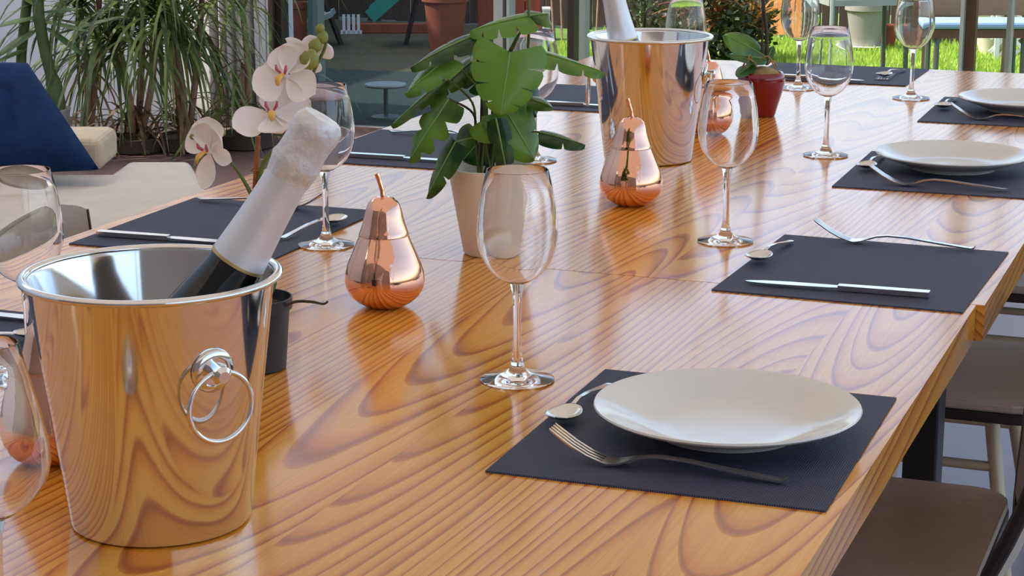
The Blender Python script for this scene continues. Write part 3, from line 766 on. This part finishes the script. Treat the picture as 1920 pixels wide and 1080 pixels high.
flower(536, 142, -.015, (-.35, -.8, .42), 0, 1.22, [(110, .030, .034), (75, .026, .030), (5, .026, .030), (205, .034, .030), (325, .030, .036), (265, .024, .034)])
flower(590, 104, .012, (.1, .8, .3), 0, .75, [(100, .030, .03), (150, .046, .018), (30, .030, .03), (250, .030, .03), (200, .03, .03)])
for (x, y, r, d) in ((600, 54, .0050, 0), (605, 70, .0062, -.002), (591, 86, .0075, -.004), (580, 112, .0105, -.012), (363, 256, .0052, 0), (383, 244, .0048, 0), (415, 248, .0050, .005)):
    c = S_(x, y, d); m_ = MB().lathe([(0, -r * 1.15), (r * .6, -r * .9), (r, -r * .1), (r * .8, r * .6), (r * .3, r * 1.1), (0, r * 1.25)], 16)
    part('bud', m_, BUD, t, loc=c, rot=(R(20), R(25), 0))
part('bud_stalk', MB().tube(spline([S_(566, 190), S_(574, 150, -.008), S_(579, 122, -.012)], 4), .0009, 6), PETIOLE, t)
part('bud_stalk', MB().tube(spline([S_(408, 292), S_(385, 268), S_(366, 262)], 4), .0010, 6), PETIOLE, t)

# ------------------------------------------------------------------ orchid in a red glazed pot
RP = Vector((.0005, 1.2669, TOP))
t = thing('potted_orchid', 'leafy orchid in a glossy red pot beyond the far ice bucket', 'potted plant', RP, AZ)
part('pot', MB().lathe([(0, .0005), (.027, .0005), (.0285, .003), (.0330, .020), (.0420, .050), (.0462, .068), (.0470, .076), (.0450, .083), (.0405, .087), (.0375, .086), (.0385, .080), (0, .076)], 56), REDC, t)
part('moss', MB().lathe([(0, .098), (.014, .096), (.028, .090), (.038, .082)], 24), MOSS, t)
S_ = lambda px, py, d=0.0: sight(px, py, RP, d)
leaf(t, S_(1438, 108), S_(1366, 62, -.03), (.2, -.8, .6), .060, LEAF, droop=.12, pw=.6)
leaf(t, S_(1440, 112), S_(1368, 98, -.04), (.1, -.5, .9), .040, LEAFD, droop=.05, pw=.6)
leaf(t, S_(1415, 118), S_(1382, 140, -.04), (-.5, -.8, .3), .034, LEAFD, droop=.02, pw=.6)
leaf(t, S_(1436, 110), S_(1418, 74, .02), (.3, -.9, .3), .040, LEAF, droop=.05, pw=.6)
leaf(t, S_(1438, 112), S_(1450, 84, .02), (-.3, -.9, .3), .018, LEAFD, droop=.05, pw=.6)
part('flower_stem', MB().tube(spline([S_(1438, 122), S_(1437, 60), S_(1431, 0), S_(1428, -120)], 5), .0034, 8), DSTALK, t)
part('stake', MB().tube([S_(1428, 122), S_(1430, 40), S_(1430, -130)], .0022, 8), DSTALK, t)
for (a, b, c, d_) in ((1400, 120, 1420, 126), (1428, 112, 1454, 130), (1410, 110, 1400, 128), (1440, 120, 1458, 126), (1392, 126, 1412, 116)):
    part('aerial_root', MB().tube(spline([S_(a, b, -.02), S_((a + c) / 2, min(b, d_) - 6, -.03), S_(c, d_, -.035)], 5), .0016, 6), MOSS, t)

# ------------------------------------------------------------------ dining chairs
def chair_meshes():
    d = {}
    w_, dp = .39, .40          # width along y, depth along x; the sitter faces -x
    rows = []; poly = []
    for cx_, cy_, a0 in ((dp / 2 - .05, w_ / 2 - .05, 0), (-dp / 2 + .03, w_ / 2 - .03, 90), (-dp / 2 + .03, -w_ / 2 + .03, 180), (dp / 2 - .05, -w_ / 2 + .05, 270)):
        r = .05 if cx_ > 0 else .03
        for k in range(6):
            a = R(a0 + 18 * k); poly.append((cx_ + r * math.cos(a), cy_ + r * math.sin(a)))
    d['seat'] = MB().prism(poly, .440, .455).mesh('seat', SEAT, False)
    d['seat_edge'] = MB().prism([(x * 1.008, y * 1.008) for x, y in poly], .424, .4398).mesh('seat_edge', TRIM, False)
    # backrest: a curved shell whose sides sweep down to the seat
    def shell(off):
        rows = []
        for i in range(29):
            t_ = -1 + 2 * i / 28; y = t_ * w_ / 2 * .99
            xb = dp / 2 + .002 + .02 * (1 - t_ * t_)
            top = .750 - .02 * abs(t_) ** 6
            bot = .40 if abs(t_) > .99 else .456
            ln = lerp(.50, .07, (t_ + 1) / 2)
            rows.append([(xb + off + ln * max(0, z - .46) * (1 - .5 * (z - .46) / .33), y, z) for z in [lerp(bot, top, k / 8) for k in range(9)]])
        return rows
    A, B = shell(0), shell(.016)
    m = MB().grid(A); m.grid(B); d['back'] = m.mesh('backrest', SEATB)
    d['trim'] = MB().tube([(x + .008, y, z) for x, y, z in A[0]], .0092, 8).mesh('back_trim', TRIM); d['trim2'] = MB().tube([(x + .008, y, z) for x, y, z in A[28]], .0092, 8).mesh('back_trim', TRIM)
    for nm, sx, sy in (('l0', -1, -1), ('l1', -1, 1), ('l2', 1, -1), ('l3', 1, 1)):
        d[nm] = MB().tube([(sx * .105, sy * .10, .43), (sx * .175, sy * .185, .0)], [.012, .0105], 12).mesh('leg', BEIGE)
    f = lambda z: (.105 + .07 * (.43 - z) / .43, .10 + .085 * (.43 - z) / .43)
    x, y = f(.33)
    d['r0'] = MB().tube([(-x, -y, .33), (x, -y, .33)], .008, 10).mesh('rung', BEIGE)
    d['r1'] = MB().tube([(-x, y, .33), (x, y, .33)], .008, 10).mesh('rung', BEIGE)
    d['r2'] = MB().tube([(-x, -y, .33), (-x, y, .33)], .008, 10).mesh('rung', BEIGE)
    return d
CM = chair_meshes()
def chair(x, y, rz, label):
    t = thing('dining_chair', label, 'chair', (x, y, 0), R(rz), 'dining chairs around the tables')
    put('seat', CM['seat'], t, bevel=.004); put('seat_edge', CM['seat_edge'], t); put('backrest', CM['back'], t)
    for k in ('trim', 'trim2'): put('back_trim', CM[k], t, label='dark piping along the back edge')
    for k in ('l0', 'l1', 'l2', 'l3'): put('leg', CM[k], t)
    for k in ('r0', 'r1', 'r2'): put('rung', CM[k], t)
    return t
chair(.458, -.155, 0, 'taupe dining chair nearest in the lower right corner')
chair(.458, .630, 0, 'taupe dining chair beside the middle white plate')
chair(.458, 1.430, 0, 'taupe dining chair farthest along the right table edge')
chair(-.485, -.135, 180, 'taupe dining chair left of the table whose back top shows behind the left glass')

# ------------------------------------------------------------------ sofa, cushions
t = thing('sofa', 'beige linen daybed sofa on the left behind the table', 'sofa', (-2.0, .8, 0))
poly = [(-1.92, 2.03), (-1.76, 2.09), (-1.30, 1.45), (-1.20, .2), (-2.9, .2), (-2.9, 1.42), (-1.862, 1.845)]
poly = [(x + 2.0, y - .8) for x, y in poly]
part('base', MB().prism([(x * .985, y * .985) for x, y in poly], .04, .26), SOFA2, t, False, bevel=.01)
part('seat_cushion', MB().prism(poly, .265, .42), SOFA, t, False, bevel=.02, seg=3)
for x, y in ((.6, .4), (-.8, .4), (-.8, -.5), (.7, -.5)): part('foot', MB().tube([(x, y, 0), (x, y, .05)], .025, 12), BLACKM, t)
def cushion(name, label, cat, loc, rot, sx, sy, th, m, pin=.5):
    N = 22; mb = MB()
    for s in (1, -1):
        rows = []
        for i in range(N + 1):
            u = -1 + 2 * i / N; row = []
            for j in range(N + 1):
                v = -1 + 2 * j / N
                e = max(0.0, (1 - abs(u) ** 3.0)) * max(0.0, (1 - abs(v) ** 3.0))
                pinch = 1 - .06 * (1 - abs(u * v)) * (max(abs(u), abs(v)) ** 2)
                wr = .004 * math.sin(u * 7 + v * 3) * math.sin(v * 5 - u * 2)
                row.append((u * sx / 2 * pinch, v * sy / 2 * pinch, s * (th / 2 * e ** pin) + wr * e))
            rows.append(row)
        mb.grid(rows)
    o = part(name, mb, m, None, True, weld=.0005, loc=loc, rot=rot); return tag(o, label, cat)
bc = part('back_bolster', MB().box((0, 0, 0), (.80, .24, .088)), SOFA2, None, False, bevel=.026, seg=4, loc=(-2.300, 1.815, .464), rot=(0, 0, R(21)))
tag(bc, 'sand coloured block cushion lying behind the navy cushion', 'cushion')
bc.name = 'block_cushion'
NB = Vector((-1.96, 1.62, .42))
co = [sight(*q[:2], NB, q[2]) for q in ((-190, 338, .0), (186, 318, .0), (52, 118, .13), (-150, 112, .13))]
mb = MB(); N = 24
nrm = (co[1] - co[0]).cross(co[3] - co[0]).normalized()
for sg in (1, -1):
    rows = []
    for i in range(N + 1):
        u = i / N; row = []
        for j in range(N + 1):
            v = j / N; p = lerp(lerp(co[0], co[1], u), lerp(co[3], co[2], u), v)
            a, b = 2 * u - 1, 2 * v - 1; e = max(0, 1 - abs(a) ** 3) * max(0, 1 - abs(b) ** 3)
            cr_ = .018 * math.exp(-((u - .72 - .15 * (v - .5)) / .04) ** 2) * e * (v > .25)
            row.append(p + nrm * (sg * .075 * e ** .5 - cr_ * sg + .005 * math.sin(9 * u + 5 * v) * e))
        rows.append(row)
    mb.grid(rows)
o = part('throw_cushion', mb, NAVY, None, True, weld=.0005, loc=NB + Vector((0, 0, .0)), rot=(0, 0, AZ))
tag(o, 'large navy blue throw cushion at the left picture edge', 'cushion')

# ------------------------------------------------------------------ plants along the wall
def blades(mb, c, n, lmin, lmax, wd, rg, up=(.2, 1.2), grav=1.0, ymax=9.0):
    for i in range(n):
        a = rg.uniform(0, 2 * math.pi); el = rg.uniform(*up); L = rg.uniform(lmin, lmax)
        d = Vector((math.cos(a) * math.cos(el), math.sin(a) * math.cos(el), math.sin(el)))
        p = Vector(c) + Vector((rg.uniform(-.02, .02), rg.uniform(-.02, .02), rg.uniform(-.05, .03))); K = 8; rows = []
        for k in range(K + 1):
            t_ = k / K; w_ = wd * (1 - t_ ** 2.2) * (.6 + .4 * min(1, t_ * 4)) * .5 + .0005
            s = d.cross(Vector((0, 0, 1)));  s = s.normalized() if s.length > .05 else Vector((1, 0, 0))
            rows.append([p - s * w_, p + s * w_ + Vector((0, 0, .002))])
            p = p + d * (L / K); p.y = min(p.y, ymax - .004 * (i % 7)); p.z = max(p.z, .005); d = (d + Vector((0, 0, -grav * (.16 + .30 * t_)))).normalized()
        mb.grid(rows)
def dracaena(px, dist_y, crowns, label, seed, dry=14):
    """crowns: (dx, dy, height, number of blades, trunk?)"""
    x = on_plane_y(px, dist_y); rg = random.Random(seed)
    t = thing('dracaena_plant', label, 'potted plant', (x, dist_y, 0), 0, 'spiky plants along the white wall')
    part('pot', MB().lathe([(0, .001), (.10, .001), (.11, .006), (.118, .05), (.122, .06), (.108, .06), (.10, .05), (0, .048)], 32), DARKPOT, t)
    for (dx, dy, h, n) in crowns:
        part('trunk', MB().tube(spline([(dx * .15, dy * .15, .045), (dx * .5 + .02, dy * .5, h * .5), (dx, dy, h)], 5), [.014] * 6 + [.012] * 5, 9), TRUNK, t)
        m = MB(); blades(m, (dx, dy, h), int(n * .68), .46, .76, .018, rg, (-.3, 1.0), 1.15, 4.86 - dist_y)
        o = part('foliage', m, BLADE, t); o['kind'] = 'stuff'
    m = MB(); blades(m, (0, 0, crowns[0][2] - .26), dry, .25, .5, .015, rg, (-.9, .1), 1.6, 4.86 - dist_y)
    o = part('dry_foliage', m, BLADE_DRY, t); o['kind'] = 'stuff'
    m = MB(); blades(m, (0, 0, .10), 22, .15, .34, .014, rg, (-.1, .9), .9, 4.86 - dist_y)
    o = part('fallen_dry_blades', m, BLADE_DRY, t); o['kind'] = 'stuff'
    return t
dracaena(170, 4.30, [(0, 0, .60, 84), (.05, .10, .92, 36)], 'spiky green dracaena with drooping blades right of the navy cushion', 21, 8)
dracaena(262, 4.36, [(-.05, -.05, .44, 104), (.13, .0, .55, 100), (.0, .10, .95, 50)], 'dense drooping dracaena in the middle of the white wall', 22, 20)
dracaena(352, 4.46, [(0, -.05, .46, 100), (-.12, .04, .60, 80), (.10, .06, .92, 50)], 'drooping dracaena with dry blades beside the grey curtain', 23, 20)
dracaena(466, 4.60, [(0, 0, .60, 26), (.02, -.05, .20, 22)], 'sparse thin-bladed dracaena in front of the grey curtain', 24, 10)
yx = on_plane_y(88, 3.95)
t = thing('yucca_plant', 'thick-stemmed yucca with broad leaves above the navy cushion', 'potted plant', (yx, 3.95, 0), AZ)
YB = Vector((yx, 3.95, 0)); S_ = lambda px, py, d=0.0: sight(px, py, YB, d)
part('pot', MB().lathe([(0, .001), (.09, .001), (.11, .2), (.115, .22), (.1, .22), (0, .19)], 28), GREYPOT, t)
part('trunk', MB().tube(spline([(0, 0, .18), S_(108, 200), S_(88, 110), S_(78, 62), S_(72, 20), S_(70, -70)], 6), [.030] * 10 + [.022] * 21, 10), GTRUNK, t)
part('trunk', MB().tube(spline([(-.05, .02, .18), S_(40, 130, .02), S_(44, 60, .02), S_(54, -20, .02)], 6), [.02] * 19, 9), GTRUNK, t)
for (ax, ay, tx, ty, wd) in ((70, 30, -10, 44, .035), (66, 55, -12, 100, .05), (80, 22, 150, 10, .03), (84, 40, 165, 52, .028), (86, 50, 160, 100, .03), (70, 10, 20, -30, .04), (78, 4, 110, -40, .04), (50, 90, -10, 112, .03), (96, 66, 232, 18, .028)):
    A_, T_ = S_(ax, ay), S_(tx, ty, -.05); leaf(t, A_, T_, (0, -.5, 1), wd, YUCCA, rib=False, droop=.08, pw=.5)

# ------------------------------------------------------------------ garden: fence, furniture, pots
fe = thing('garden_fence', 'dark brown slatted wooden fence closing the garden', 'fence', (0, 9.42, 0))
ME_SL = MB().box((0, 0, .75), (.094, .02, 1.5)).mesh('slat', FENCE, False)
ME_SLO = MB().box((0, 0, .75), (.086, .022, 1.5)).mesh('slat', FENCEO, False)
rg = random.Random(9)
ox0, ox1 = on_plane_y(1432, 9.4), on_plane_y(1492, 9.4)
for i in range(96):
    x = -7.2 + i * .104
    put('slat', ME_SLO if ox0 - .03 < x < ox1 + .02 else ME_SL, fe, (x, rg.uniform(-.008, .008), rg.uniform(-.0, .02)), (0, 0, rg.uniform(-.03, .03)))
for z in (.35, 1.2): part('rail', MB().box((-2.2, .035, z), (10.2, .03, .08)), FENCE, fe, False)

def gpt(px, py): # foot of something on the ground seen at px, py
    ray = RX * (px - 960) / FPX - UP * (py - 540) / FPX + FW; q = CAM + ray * (-CAM.z / ray.z); return (q.x, q.y, 0)

# slatted grey garden chair
p = gpt(1606, 150)
t = thing('garden_chair', 'grey slatted metal garden chair on the lawn', 'chair', p, AZ + R(8)); B_ = Vector(p)
for i in range(9): part('slat', MB().box((-.165 + i * .041, 0, .415), (.024, .34, .012)), GREYM, t, False)
for y in (-.18, .18): part('seat_rail', MB().box((0, y, .41), (.42, .03, .03)), GREYM, t, False)
for x in (-.20, .20): part('seat_rail', MB().box((x, 0, .41), (.03, .36, .03)), GREYM, t, False)
for x, y in ((-.19, -.17), (.19, -.17), (-.19, .17), (.19, .17)):
    part('leg', MB().tube([(x, y, .40), (x * 1.03, y * 1.05, 0)], .013, 8), GREYD, t)
for y in (-.19, .19): part('armrest_post', MB().tube([(-.20, y, .0), (-.20, y, .66), (.18, y, .66)], .013, 8), GREYM, t)
part('backrest', MB().box((.20, 0, .65), (.02, .36, .30)), GREYM, t, False)

# bench with a pale blue seat
p = gpt(1828, 172)
t = thing('garden_bench', 'garden bench with a pale blue seat pad beyond the brown post', 'bench', p, AZ)
part('seat_pad', MB().box((.0, .0, .335), (.50, .26, .035)), BLUECU, t, False, bevel=.012)
part('seat_frame', MB().box((.0, .0, .295), (.50, .24, .04)), FRAMEB, t, False)
part('back_panel', MB().box((.10, .24, .55), (.62, .03, .40)), TAUPE, t, False)
for x, y in ((-.22, -.10), (.20, -.10), (-.22, .10), (.20, .10)): part('leg', MB().tube([(x, y, .30), (x, y, 0)], .014, 8), GREYD, t)
for x in (-.20, .20): part('back_post', MB().box((x, .262, .40), (.03, .012, .80)), TAUPE, t, False)

def pot(px, py, r0, r1, h, m, name, label, extra=None, cat='flowerpot'):
    t = thing(name, label, cat, gpt(px, py))
    part('body', MB().lathe([(0, .002), (r0, .002), (r0 * 1.03, .01), (r1 * .97, h * .86), (r1 * 1.08, h * .87), (r1 * 1.08, h), (r1 * .94, h), (r1 * .92, h * .9), (0, h * .88)], 40), m, t)
    part('soil', MB().lathe([(0, h * .9), (r1 * .9, h * .89)], 24), SOIL, t)
    if extra: part('saucer', MB().lathe([(0, .001), (r0 * 1.2, .001), (r0 * 1.5, .022), (r0 * 1.45, .026), (r0 * 1.1, .02)], 36), extra, t)
    return t
pot(1622, 92, .080, .115, .26, GREYPOT, 'planter', 'pale grey planter on a white saucer behind the grey chair', WHITEP)
pot(1856, 104, .055, .13, .28, CREAM, 'planter', 'cream tapered planter under the pale blue bench seat')
pot(1664, 88, .04, .055, .13, TERRA, 'flowerpot', 'small terracotta pot beside the glass right of the grey chair')
pot(836, 100, .085, .125, .34, TERRA, 'flowerpot', 'large dark terracotta pot outside the window')
pot(561, 95, .045, .055, .28, TERRA, 'flowerpot', 'narrow terracotta pot at the left window edge', WHITEP)
# red-brown boards
bx = thing('wooden_screen', 'red-brown wooden board screen behind the leafy plant', 'screen', gpt(955, 74), AZ)
for i in range(4): part('board', MB().box((-.1425 + i * .095, 0, .45), (.088, .02, .9)), TERRAR, bx, False)
for z in (.2, .7): part('rail', MB().box((0, .025, z), (.38, .025, .06)), TERRAR, bx, False)
# white plastic box/planter edge
bx = thing('white_planter_box', 'narrow white box standing on the lawn behind the leafy plant', 'planter', gpt(1024, 74), AZ)
part('body', MB().box((0, 0, .09), (.042, .12, .18)), WHITEP, bx, False, bevel=.004)
part('rim', MB().box((0, 0, .185), (.050, .13, .012)), WHITEP, bx, False)
# slide
p = gpt(668, 84)
t = thing('garden_slide', 'teal plastic garden slide with dark frame outside the window', 'slide', p, AZ); B_ = Vector(p)
S_ = lambda px, py, d=0.0: sight(px, py, B_, d)
a, b = S_(703, 34), S_(800, -52)
part('chute', MB().box((0, 0, 0), ((b - a).length, .30, .02)), TEAL, t, False, loc=(a + b) / 2, rot=(0, -math.atan2(b.z - a.z, b.x - a.x), 0))
for y in (-.16, .16): part('side_wall', MB().box((0, y, .03), ((b - a).length, .02, .08)), TEAL, t, False, loc=(a + b) / 2, rot=(0, -math.atan2(b.z - a.z, b.x - a.x), 0))
part('support', MB().tube([S_(790, -40), S_(760, 88)], .014, 8), FRAMED, t); part('support', MB().tube([S_(600, -20), S_(655, 125)], .016, 8), FRAMED, t)
part('platform', MB().box((S_(618, 12).x, 0, S_(618, 12).z), (.20, .3, .03)), GREYM, t, False, rot=(0, R(-22), 0))
bx = thing('plastic_crate', 'small white slatted crate under the slide', 'crate', gpt(660, 62), AZ)
for i in range(4): part('slat', MB().box((-.045 + i * .03, -.05, .06), (.018, .01, .12)), WHITEP, bx, False)
part('base', MB().box((0, 0, .01), (.13, .11, .02)), WHITEP, bx, False)
bx = thing('timber_edging', 'long red-brown timber edging at the back of the shaded yard', 'timber', gpt(735, 62), AZ)
part('beam', MB().box((0, 0, .03), (.62, .05, .06)), TERRAR, bx, False, bevel=.005)
part('peg', MB().box((-.28, -.03, .05), (.04, .02, .10)), FRAMEP, bx, False)
# teal panel next to the left window edge
bx = thing('teal_board', 'upright grey-teal board leaning outside the left window edge', 'board', gpt(588, 98), AZ)
part('panel', MB().box((0, 0, .45), (.055, .02, .9)), mat('grey_teal', srgb(86, 112, 108), .6), bx, False); part('batten', MB().box((0, .018, .45), (.03, .016, .9)), FRAMEP, bx, False)
# little round side table
p = gpt(724, 222)
t = thing('side_table', 'small round pale metal side table outside the window', 'table', p, AZ)
zt = sight(724, 157, p).z
part('top', MB().lathe([(0, zt - .012), (.09, zt - .012), (.095, zt - .006), (.093, zt), (0, zt + .001)], 48), mat('pale_metal', srgb(150, 160, 160), .35, .3), t)
part('stem', MB().tube([(0, 0, .01), (0, 0, zt - .012)], .010, 12), GREYD, t)
part('base', MB().lathe([(0, 0), (.07, 0), (.068, .01), (.012, .018), (0, .018)], 32), GREYD, t)

# shrubs on the lawn
def shrub(px, py, r, h, n, label, seed, dry=0):
    p = gpt(px, py); rg = random.Random(seed)
    t = thing('garden_shrub', label, 'shrub', p, 0, 'shrubs at the garden fence')
    for k in range(4):
        a = k * 1.7; part('stem', MB().tube([(0, 0, 0), (math.cos(a) * r * .3, math.sin(a) * r * .3, h * .5), (math.cos(a) * r * .6, math.sin(a) * r * .6, h * .85)], [.012, .008, .004], 6), DSTALK, t)
    m = MB()
    for i in range(n):
        a = rg.uniform(0, 6.28); q = rg.random() ** .5; z = rg.uniform(.03, 1) * h
        rr = r * q * math.sqrt(max(.05, 1 - (2 * z / h - 1) ** 2 * .8)); c = Vector((math.cos(a) * rr, math.sin(a) * rr, z))
        d = Vector((rg.uniform(-1, 1), rg.uniform(-1, 1), rg.uniform(-.5, .8))).normalized(); s = d.cross(Vector((rg.uniform(-1, 1), rg.uniform(-1, 1), 1))).normalized()
        L, W = rg.uniform(.03, .06), rg.uniform(.008, .016)
        m.add([c, c + d * L * .5 + s * W, c + d * L, c + d * L * .5 - s * W], [(0, 1, 2, 3)])
    o = part('foliage', m, SHRUB, t); o['kind'] = 'stuff'
    if dry:
        m = MB(); blades(m, (.04, 0, h * .62), dry, .22, .4, .016, rg, (.1, 1.3), .35)
        o = part('dry_foliage', m, BLADE_OR, t); o['kind'] = 'stuff'
    return t
shrub(1330, 120, .22, .42, 1500, 'dark green shrub with orange dry blades behind the far ice bucket', 31, 60)
shrub(1395, 112, .18, .36, 900, 'dark shrub with sunlit orange blades behind the red pot', 32, 70)
shrub(1205, 92, .20, .34, 500, 'low dark shrub behind the far bottle', 33)
# leaning rake-like rods behind the lawn at the pale posts
rd = thing('bamboo_rods', 'thin bare rods leaning on the fence left of the far bucket', 'rods', gpt(1076, 80), AZ)
for i in range(6): part('rod', MB().tube([(-.12 + i * .05, 0, 0), (-.16 + i * .065, .10, .75)], .006, 6), TRUNK, rd)
# white lattice at the right edge
lt = thing('lattice_trellis', 'white wooden lattice trellis at the right picture edge', 'trellis', gpt(1908, 110), AZ)
for i in range(6):
    part('lath', MB().box((0, 0, 0), (.50, .008, .020)), WHITEP, lt, False, loc=(.02, 0, .06 + i * .075), rot=(0, R(45), 0))
    part('lath', MB().box((0, 0, 0), (.50, .008, .020)), WHITEP, lt, False, loc=(.02, .01, .06 + i * .075), rot=(0, R(-45), 0))
for x in (-.12, .18): part('upright', MB().box((x, 0, .3), (.025, .02, .6)), WHITEP, lt, False)
